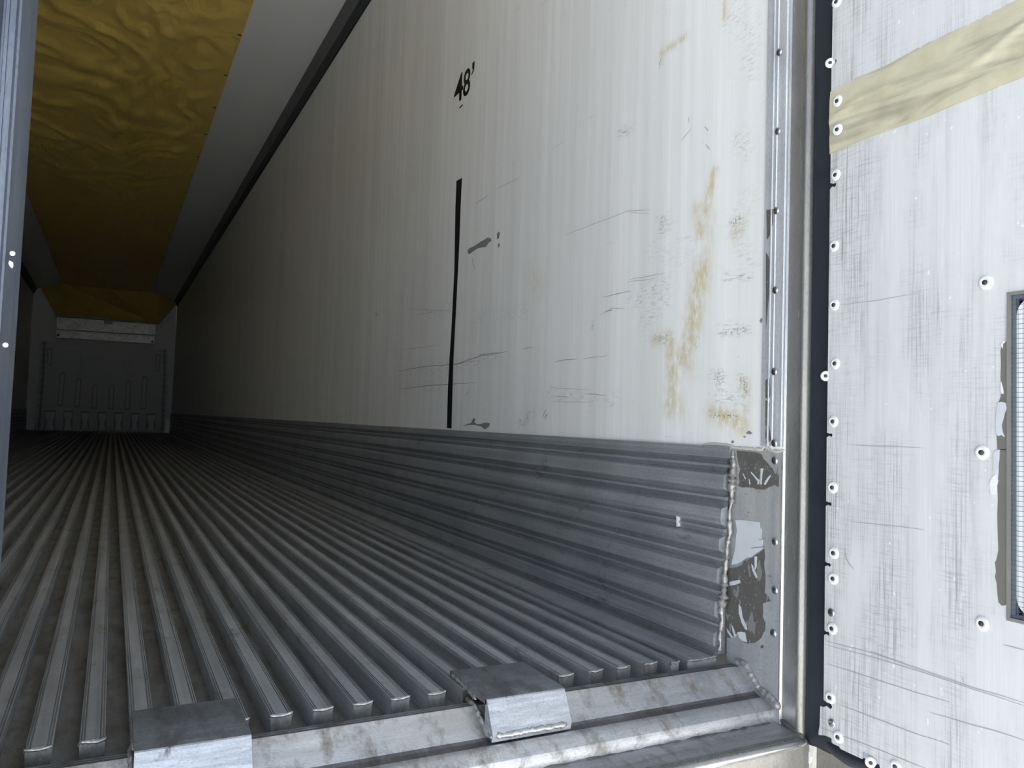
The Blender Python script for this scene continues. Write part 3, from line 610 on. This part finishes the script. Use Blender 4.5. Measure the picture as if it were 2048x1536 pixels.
part_at(link_obj('gasket', tube('gasket', sub(gpath, 0.012), 0.0125, 10, 0.05, 3), M['rubber'], None, 60), door)
# yellowed repair tape wrapped over the free edge
tv, tf = [], []; ny, nz = 90, 26
for i in range(ny+1):
    y = -0.2095 - 0.40*i/ny
    zb = 0.910 + 0.017*(i/ny)*0.8 + noise.noise(Vector((y*9, 0, 5)))*0.004
    zt = 1.020 + 0.014*(i/ny)*1.2 + noise.noise(Vector((y*14, 3, 1)))*0.004 + (noise.noise(Vector((y*160, 1, 9)))*0.004 if y < -0.36 else 0)
    for j in range(nz+1):
        z = zb + (zt-zb)*j/nz
        h = abs(noise.noise(Vector((y*7, z*22, 2.0))))*0.004 + noise.noise(Vector((y*30, z*18, 7)))*0.0012
        h += 0.004*math.exp(-((z-0.965-0.03*(i/ny)-0.02*math.sin(i/11))/0.006)**2)*(0.4+0.6*(i/ny))
        e = min(1, 6*min(j/nz, 1-j/nz))
        tv.append((DX - 0.0006 - h*e, y, z))
for i in range(ny):
    for j in range(nz): tf.append((i*(nz+1)+j, (i+1)*(nz+1)+j, (i+1)*(nz+1)+j+1, i*(nz+1)+j+1))
b = len(tv)
for i in (0, ny):
    for j in (0, nz): v_ = tv[i*(nz+1)+j]; tv.append((DX, v_[1], v_[2]))
for j in range(nz+1):                       # folded end over the door edge
    v_ = tv[j]; tv.append((DX+0.008, -0.2070+noise.noise(Vector((0, v_[2]*40, 0)))*0.003, v_[2]))
e0 = b+4
for j in range(nz): tf.append((j, j+1, e0+j+1, e0+j))
tp = part_at(link_obj('repair_tape', mesh_from('repair_tape', tv, tf), M['tape'], None, 60), door); tp['label'] = 'yellowed wrinkled repair tape across the door'
# torn liner beside the vent
def Dpoly(name, P, mat, t, label=None, ox=0, oy=0, sc=1.0):
    o = part_at(link_obj(name, slab(name, [D(ox+a_/sc, oy+b_/sc) for a_, b_ in P], 0, DX-t, DX+0.001), mat), door)
    if label: o['label'] = label
    return o
Z1 = dict(ox=1880, oy=560, sc=4.518); Z2 = dict(ox=1880, oy=900, sc=4.267)
Dpoly('torn_core', [(612,560),(600,550),(560,580),(548,640),(552,760),(548,880),(556,980),(550,1050),(530,1110),(520,1180),(512,1300),(515,1440),(520,1536),(612,1536)], M['foam'], 0.0004, 'grey brown core laid bare beside the vent', **Z1)
Dpoly('torn_core', [(590,-5),(500,-5),(505,100),(500,220),(490,300),(495,420),(490,560),(495,740),(500,850),(485,930),(470,960),(480,1040),(470,1080),(485,1140),(490,1220),(500,1300),(530,1330),(560,1325),(582,1290)], M['foam'], 0.0004, **Z2)
Dpoly('torn_flap', [(530,1110),(560,1100),(600,1110),(610,1160),(590,1200),(575,1260),(560,1310),(570,1370),(590,1420),(560,1400),(530,1410),(515,1380),(512,1290),(520,1180)], M['greypaint'], 0.0022, 'curled flap of torn white skin', **Z1)
Dpoly('torn_flap', [(460,40),(475,10),(512,-5),(510,70),(500,150),(490,205),(460,200),(465,120)], M['greypaint'], 0.0022, **Z2)
Dpoly('torn_flap', [(558,590),(572,556),(600,552),(572,580),(570,620)], M['whiteframe'], 0.0018, **Z1)
Dpoly('torn_flap', [(556,920),(566,950),(580,1025),(562,1030),(554,980)], M['whiteframe'], 0.0018, **Z1)
Dpoly('torn_flap', [(440,380),(425,300),(445,240),(480,205),(500,260),(492,300),(480,290),(474,350),(492,380)], M['whiteframe'], 0.0015, **Z2)
# vent: frame, mesh, seal, cover behind
def vent_ring(name, g0, g1, x0, x1, mat):
    for y0, y1, z0, z1 in ((VY0-g0, VY0-g1, VZ0+g0, VZ1-g0), (VY1+g1, VY1+g0, VZ0+g0, VZ1-g0), (VY0-g1, VY1+g1, VZ0+g0, VZ0+g1), (VY0-g1, VY1+g1, VZ1-g1, VZ1-g0)):
        part_at(link_obj(name, box(name, x0, x1, min(y0,y1), max(y0,y1), z0, z1), mat), door)
vent_ring('vent_frame', 0.0, 0.0045, DX-0.002, DX+0.013, M['ventframe'])
vent_ring('vent_seal', 0.0050, 0.0095, DX+0.0025, DX+0.013, M['ventbar'])
rr = 0.022; cy0_, cy1_, cz0_, cz1_ = VY0-0.0096, VY1+0.0096, VZ0+0.0096, VZ1-0.0096
cpts = []
for (cy_, cz_, a0) in ((cy0_-rr, cz1_-rr, 0), (cy1_+rr, cz1_-rr, 90), (cy1_+rr, cz0_+rr, 180), (cy0_-rr, cz0_+rr, 270)):
    for k_ in range(7):
        an = math.radians(a0+15*k_); cpts.append((0, cy_+rr*math.cos(an), cz_+rr*math.sin(an)))
part_at(link_obj('vent_cover', slab('vent_cover', cpts, 0, DX+0.0045, DX+0.016), M['ventcover']), door)
part_at(link_obj('vent_back', box('vent_back', DX+0.016, 0.085, VY1, VY0, VZ0, VZ1), M['pin']), door)
wires = []
z = VZ0+0.008
while z < VZ1-0.004:
    wires.append(tube('w', [(DX+0.0005, VY0-0.001, z), (DX+0.0005, VY1+0.001, z)], 0.0007, 5)); z += 0.0066
y = VY0-0.0065
while y > VY1+0.004:
    wires.append(tube('w', [(DX+0.0014, y, VZ0+0.001), (DX+0.0014, y, VZ1-0.001)], 0.0007, 5)); y -= 0.0066
wm = part_at(link_obj('wire_mesh', join('wire_mesh', wires), M['wire']), door); wm['kind'] = 'stuff'; wm['label'] = 'square wire mesh over the vent'
# long scrapes on the door
for P, w in (([(1652,1282),(1750,1308),(1850,1342),(1950,1376),(2048,1406)],.0016), ([(1652,1290),(1750,1316),(1850,1346),(2048,1412)],.0012), ([(1655,1328),(1740,1355),(1830,1385),(1900,1404)],.0012), ([(1680,1410),(1760,1440),(1840,1470),(1900,1490)],.0012),
             ([(1680,610),(1760,600),(1843,585)],.0012), ([(1700,890),(1780,893),(1843,896)],.0012), ([(1700,1043),(1790,1052),(1850,1060)],.0010), ([(1690,1095),(1693,1118),(1700,1130),(1708,1138)],.0018), ([(1925,1355),(1928,1365)],.0022), ([(1640,1455),(1720,1485),(1850,1536)],.0012), ([(2008,1290),(2048,1300)],.0014), ([(1860,1425),(1990,1462),(2048,1480)],.0012)):
    pts = sub([D(*p) for p in P], 0.012)
    part_at(link_obj('scrape', ribbon([p + Vector((0,0,noise.noise(p*31)*0.001)) for p in pts], w, -0.0003, DX-0.0002), M['scratch']), door)
# hinge side of the frame below the gasket
hb = part_at(link_obj('hinge_strap', slab('hinge_strap', [(0.02, -0.19, -0.36), (0.02, -0.34, -0.36), (0.02, -0.262, -0.098), (0.02, -0.19, -0.088)], 0, 0.022, 0.032), M['oldpost']), door)
fl = part_at(link_obj('sealant_flap', slab('sealant_flap', [hit(px, py, 0, 0.012) for px, py in ((1613,1492),(1619,1500),(1624,1514),(1622,1524),(1612,1534))], 0, 0.009, 0.013), M['whiteframe']), post); fl['label'] = 'small white flap at the foot of the post'

# ------------------------------------------------------------------ closed left door: its edge profile stands near the camera
d2 = empty('door_2', (-1.8, -0.15, -0.08)); tag(d2, 'closed left trailer door, only its bluish aluminium edge profile showing', 'door', kind='structure')
XL = -1.1665
part_at(link_obj('door_core', box('door_core', -W-0.01, XL-0.040, -0.215, -0.102, -0.078, H-0.022), M['doorskin']), d2)
ep = [(XL-0.040,-0.104),(XL-0.004,-0.104),(XL,-0.108),(XL,-0.150),(XL+0.0005,-0.170),(XL-0.0015,-0.176),(XL-0.0035,-0.200),(XL-0.0045,-0.2035),(XL-0.0065,-0.2045),(XL-0.0085,-0.2020),(XL-0.0095,-0.1990),(XL-0.0150,-0.1985),(XL-0.0155,-0.2000),(XL-0.0185,-0.2000),(XL-0.0190,-0.1985),(XL-0.0210,-0.1985),(XL-0.0225,-0.2030),(XL-0.0245,-0.2065),(XL-0.0275,-0.2070),(XL-0.0300,-0.2040),(XL-0.0310,-0.2000),(XL-0.0400,-0.2000)]
M['edgealu'] = aluminium('anodised door edge', (0.13,0.15,0.19), (0.20,0.225,0.27), (0.45,0.6), (60,60,2), metal=0.75, bump=0.04)
part_at(link_obj('edge_profile', extrude('edge_profile', ep, 'z', -0.078, H-0.022), M['edgealu'], None, 30), d2)
for px, py in ((25,507),(11,690)):
    p = hit(px, py, 1, -0.203)
    o = link_obj('screw_head', dome('screw_head', 0.0026, 0.0010, 1, -1, 3, 12, 0.0004), M['doorskin'], None, 60); o.location = (p.x, -0.2030, p.z); part_at(o, d2)
p = hit(23, 528, 1, -0.2045)
part_at(link_obj('paint_chip', slab('paint_chip', [(p.x-0.002,0,p.z+0.003),(p.x+0.001,0,p.z+0.002),(p.x+0.0015,0,p.z-0.001),(p.x+0.0005,0,p.z-0.004),(p.x-0.001,0,p.z-0.003),(p.x-0.0025,0,p.z)], 1, -0.2056, -0.200), M['whitewasher']), d2)

# ------------------------------------------------------------------ yellow air chute under the ceiling
chute = empty('air_chute', (-1.24, 7, H-0.03)); tag(chute, 'yellow fabric air chute tacked along the middle of the ceiling', 'air chute')
cx0, cx1, cy0, cy1 = -1.985, -0.500, 0.9, 14.9
nx, ny = 60, 420; cv, cf = [], []
for j in range(ny+1):
    y = cy0 + (cy1-cy0)*(j/ny)**1.25
    for i in range(nx+1):
        t = i/nx; x = cx0 + (cx1-cx0)*t
        sag = 0.030*math.sin(math.pi*t)**0.8
        amp = 1.0 if y < 6 else max(0.25, 1-(y-6)/6)
        p = Vector((x*2.2, y*1.3, 0.4)); wv = Vector((noise.noise(p), noise.noise(p+Vector((7,3,1))), 0))
        r1 = 1-abs(noise.noise(Vector((x*3.0+wv.x*1.6, y*2.2+wv.y*1.6, 3.1))))*2
        r2 = 1-abs(noise.noise(Vector((x*7.0+wv.y*2, y*3.0-wv.x*2, 8.1))))*2
        h = (max(0, r1-0.55)*0.050 + max(0, r2-0.6)*0.030 + noise.noise(Vector((x*1.5, y*0.9, 5)))*0.010)*amp*min(1, 8*min(t, 1-t))
        cv.append((x + (noise.noise(Vector((0, y*2.4, 1)))*0.004 if i in (0, nx) else 0), y, H-0.004-sag-h))
for j in range(ny):
    for i in range(nx): cf.append((j*(nx+1)+i, (j+1)*(nx+1)+i, (j+1)*(nx+1)+i+1, j*(nx+1)+i+1))
sheet = part_at(link_obj('fabric_sheet', mesh_from('fabric_sheet', cv, cf), M['chute'], None, 80), chute)
A_, B_ = Vector((cx0, 14.9, H-0.006)), Vector((cx1+0.04, 14.9, H-0.006))
fv = [A_, B_, Vector((-0.012, 15.90, 2.61)), Vector((-0.325, 15.84, 2.165)), Vector((-2.115, 15.84, 2.185)), Vector((-2.38, 15.90, 2.655)), Vector((-1.24, 14.9, H-0.036)), Vector((-1.24, 15.5, 2.45))]
ff = [(0,6,7,4),(0,4,5),(6,1,3,7),(1,2,3),(7,3,4)]
fm = fix(mesh_from('fabric_funnel', fv, ff)); fn = part_at(link_obj('fabric_funnel', fm, M['chute']), chute); fn['label'] = 'fabric funnel folding down to the bulkhead'
tk = box('staple', -0.010, 0.010, -0.004, 0.004, -0.003, 0.0); tk.materials.append(M['tack'])
for j in range(20):
    for xe in (cx1-0.016, cx0+0.016):
        o = bpy.data.objects.new('staple', tk); COL.objects.link(o); o.location = (xe, 3.607-0.62*3+0.62*j, H-0.011); part_at(o, chute)

# ------------------------------------------------------------------ moulded bulkhead at the far end
BY = 15.80
bh = empty('bulkhead', (-1.24, BY, 0)); tag(bh, 'grey moulded plastic bulkhead with slots and feet at the far end', 'bulkhead')
F = lambda px, py, y=BY: hit(px, py, 1, y)
def fpoly(name, P, mat, t0=0.0, t1=0.05, y=BY):
    return part_at(link_obj(name, slab(name, [F(px, py, y) for px, py in P], 1, y-t0, y+t1), mat), bh)
fz = dict(ox=40, oy=560, sc=4.8)
def Z(P): return [(40+a_/4.8, 560+b_/4.8) for a_, b_ in P]
fpoly('moulded_panel', Z([(345,560),(340,590),(235,588),(228,650),(215,900),(195,1150),(175,1435),(1365,1455),(1370,1200),(1385,900),(1390,665),(1300,655),(1290,610)]), M['bulkhead'], 0.0, 0.06)
# scalloped rims
def rim(P, r, mat, name='rim'):
    pts = [F(px, py) for px, py in Z(P)]; pts = sub(pts, 0.03)
    return part_at(link_obj(name, tube(name, pts, lambda t: r*(1+0.35*math.sin(t*len(pts)*1.6)), 6), mat, None, 60), bh)
rim([(235,588),(222,900),(200,1150),(180,1430)], 0.022, M['bulkdark']); rim([(205,590),(195,900),(170,1150),(150,1430)], 0.012, M['bulkhead'])
rim([(1388,665),(1385,900),(1372,1200),(1362,1450)], 0.022, M['bulkdark']); rim([(1410,665),(1405,900),(1398,1200),(1385,1450)], 0.012, M['bulkhead'])
for cx_, bx_, ty, by_ in ((408,382,885,1215),(565,545,940,1225),(724,710,998,1235),(880,872,1002,1240),(1042,1030,962,1245),(1198,1185,920,1245)):
    out = []
    for k_ in range(11): an = math.pi*k_/10; out.append((cx_-26*math.cos(an), ty+26-26*math.sin(an)))
    nseg = 14
    rs = [(cx_+26+(bx_-cx_)*i/nseg + (4 if i%2 else -3), ty+26+(by_-ty-26)*i/nseg) for i in range(1, nseg+1)]
    ls = [(cx_-26+(bx_-cx_)*i/nseg - (4 if i%2 else -3), ty+26+(by_-ty-26)*i/nseg) for i in range(nseg, 0, -1)]
    s_ = fpoly('slot', Z(out+rs+ls), M['bulkdark'], 0.004, 0.02)
    inn = [((a_-cx_)*0.62+cx_ + (bx_-cx_)*0.38*max(0, (b_-ty)/(by_-ty)), (b_-(ty+by_)/2)*0.90+(ty+by_)/2) for a_, b_ in out+rs+ls]
    q = link_obj('slot_rib', slab('slot_rib', [F(px, py) for px, py in Z(inn)], 1, BY-0.022, BY), M['bulkhead']); q.parent = s_
for x0, x1, y0 in ((230,345,1250),(415,510,1252),(580,670,1258),(745,835,1265),(900,990,1270),(1060,1145,1275),(1212,1305,1280)):
    w_ = x1-x0; yb = 1442
    a_ = fpoly('foot_recess', Z([(x0,y0),(x1,y0),(x1-4,y0+60),(x1-8,yb),(x0-4,yb),(x0,y0+60)]), M['bulkdark'], 0.006, 0.02)
    q = link_obj('foot', slab('foot', [F(px, py) for px, py in Z([(x0+10,y0+18),(x1-8,y0+18),(x1-12,y0+60),(x1-w_*0.30,y0+105),(x1-w_*0.26,y0+140),(x1-w_*0.12,yb),(x0+w_*0.06,yb),(x0+w_*0.22,y0+140),(x0+w_*0.26,y0+105),(x0+14,y0+60)])], 1, BY-0.030, BY), M['bulklight']); q.parent = a_
for P in ([(262,655),(312,655),(305,820),(262,818)], [(1302,715),(1352,715),(1338,880),(1300,878)]):
    s_ = fpoly('hand_slot', Z(P), M['bulkdark'], 0.006, 0.02); cxm = sum(p[0] for p in P)/4; cym = sum(p[1] for p in P)/4
    q = link_obj('slot_rib', slab('slot_rib', [F(*p) for p in Z([((a_-cxm)*0.55+cxm, (b_-cym)*0.85+cym) for a_, b_ in P])], 1, BY-0.022, BY), M['bulkhead']); q.parent = s_
for P in ([(330,670),(590,690),(580,870),(320,855)], [(620,745),(1000,770),(990,930),(615,905)], [(1050,700),(1280,715),(1270,905),(1045,890)]):
    pts = [F(*p) for p in Z(P+[P[0]])]
    part_at(link_obj('panel_bead', tube('panel_bead', sub(pts, 0.05), 0.007, 6), M['bulkhead'], None, 60), bh)
# bright aluminium return-air plate, two strips
M['airplate'] = aluminium('bright spotted aluminium', (0.62,0.62,0.58), (0.85,0.85,0.80), (0.35,0.5), (10,10,60), metal=0.4, dirt=0.25, dirtcol=(0.25,0.24,0.22))
ap = part_at(link_obj('air_plate', slab('air_plate', [F(px, py) for px, py in Z([(355,362),(805,385),(805,425),(890,428),(890,392),(1300,430),(1295,528),(355,470)])], 1, BY-0.03, BY-0.02), M['airplate']), bh); ap['label'] = 'bright aluminium plate above the bulkhead'
fpoly('lower_strip', Z([(352,482),(1294,540),(1286,612),(350,552)]), M['airplate'], 0.035, -0.022)
fpoly('plate_backing', Z([(345,350),(1305,415),(1292,620),(345,560)]), M['bulkdark'], 0.018, 0.0)
rail = part_at(link_obj('top_rail', tube('top_rail', sub([F(*p, 15.77) for p in Z([(325,335),(1325,420)])], 0.2), 0.024, 8), M['bulkdark'], None, 60), bh)
for px, py in ((40+368/4.8, 560+530/4.8), (40+1270/4.8, 560+593/4.8)):
    p = F(px, py); o = link_obj('bolt', dome('bolt', 0.02, 0.012, 1, -1, 3, 10, 0.003), M['pin'], None, 60); o.location = (p.x, BY-0.035, p.z); part_at(o, bh)
# corner posts and bright corner blocks
for px0, px1, nm in ((1378,1450,'corner_block'), (70,138,'corner_block')):
    pts = [F(*p) for p in Z([(px0,1345 if px0 > 1000 else 1390),(px1,1345 if px0 > 1000 else 1385),(px1-2,1470 if px0 > 1000 else 1432),(px0,1462 if px0 > 1000 else 1435)])]
    part_at(link_obj(nm, slab(nm, pts, 1, BY, BY+0.12), M['airplate']), bh)
for P in ([(1505,210),(1512,210),(1462,1460),(1452,1460)],[(128,90),(136,90),(68,1420),(58,1420)]):
    part_at(link_obj('corner_strip', slab('corner_strip', [F(*p, 15.925) for p in Z(P)], 1, 15.91, 15.935), M['airplate']), bh)

# ------------------------------------------------------------------ black markings on the wall
vsn = [wall(*p) for p in ((913,362),(924,356),(921,420),(919,480),(916,540),(913,600),(910,660),(907,720),(905,780),(903,857),(894,856),(896,780),(899,720),(903,660),(906,600),(909,540),(910,480),(911,420))]
stp = link_obj('vinyl_stripe', slab('vinyl_stripe', vsn, 0, -0.0006, 0.0004), M['black']); tag(stp, 'long black vertical vinyl stripe on the white wall below the number', 'stripe')
lm = empty('length_marking', (0, 1.40, 1.59)); tag(lm, "black lettering 48' on the white wall above the stripe", 'lettering')
def glyph(ch, y_left, y_right, z0, z1, name, off):
    cu = bpy.data.curves.new('t', 'FONT'); cu.body = ch; cu.resolution_u = 6; cu.offset = off; cu.fill_mode = 'BOTH'; cu.extrude = 0.02
    to = bpy.data.objects.new('t', cu); COL.objects.link(to); bpy.context.view_layer.update()
    me = bpy.data.meshes.new_from_object(to.evaluated_get(bpy.context.evaluated_depsgraph_get())); bpy.data.objects.remove(to)
    xs = [v.co.x for v in me.vertices]; ysn = [v.co.y for v in me.vertices]
    for v in me.vertices:
        a_ = (v.co.x-min(xs))/(max(xs)-min(xs)); b_ = (v.co.y-min(ysn))/(max(ysn)-min(ysn)); side = 0.0003 if v.co.z < 0 else -0.0006
        v.co = (side, y_left+(y_right-y_left)*a_, z0+(z1-z0)*b_)
    me.materials.clear(); fix(me)
    return part_at(link_obj(name, me, M['black']), lm)
glyph('4', 1.486, 1.402, 1.594, 1.697, 'digit', 0.010); glyph('8', 1.401, 1.340, 1.592, 1.690, 'digit', 0.012)
part_at(link_obj('apostrophe', slab('apostrophe', [wall(890+a_/12.8, 110+b_/12.8) for a_, b_ in ((705,205),(755,158),(757,240),(748,350),(730,420),(700,490),(682,525),(680,490),(700,440),(712,390),(714,345),(694,350),(702,290))], 0, -0.0006, 0.0003), M['black']), lm)
part_at(link_obj('tape_fragment', slab('tape_fragment', [wall(890+a_/12.8, 110+b_/12.8) for a_, b_ in ((455,1255),(460,1262),(440,1310),(378,1370),(368,1362),(375,1335),(410,1300))], 0, -0.0006, 0.0003), M['black']), lm)
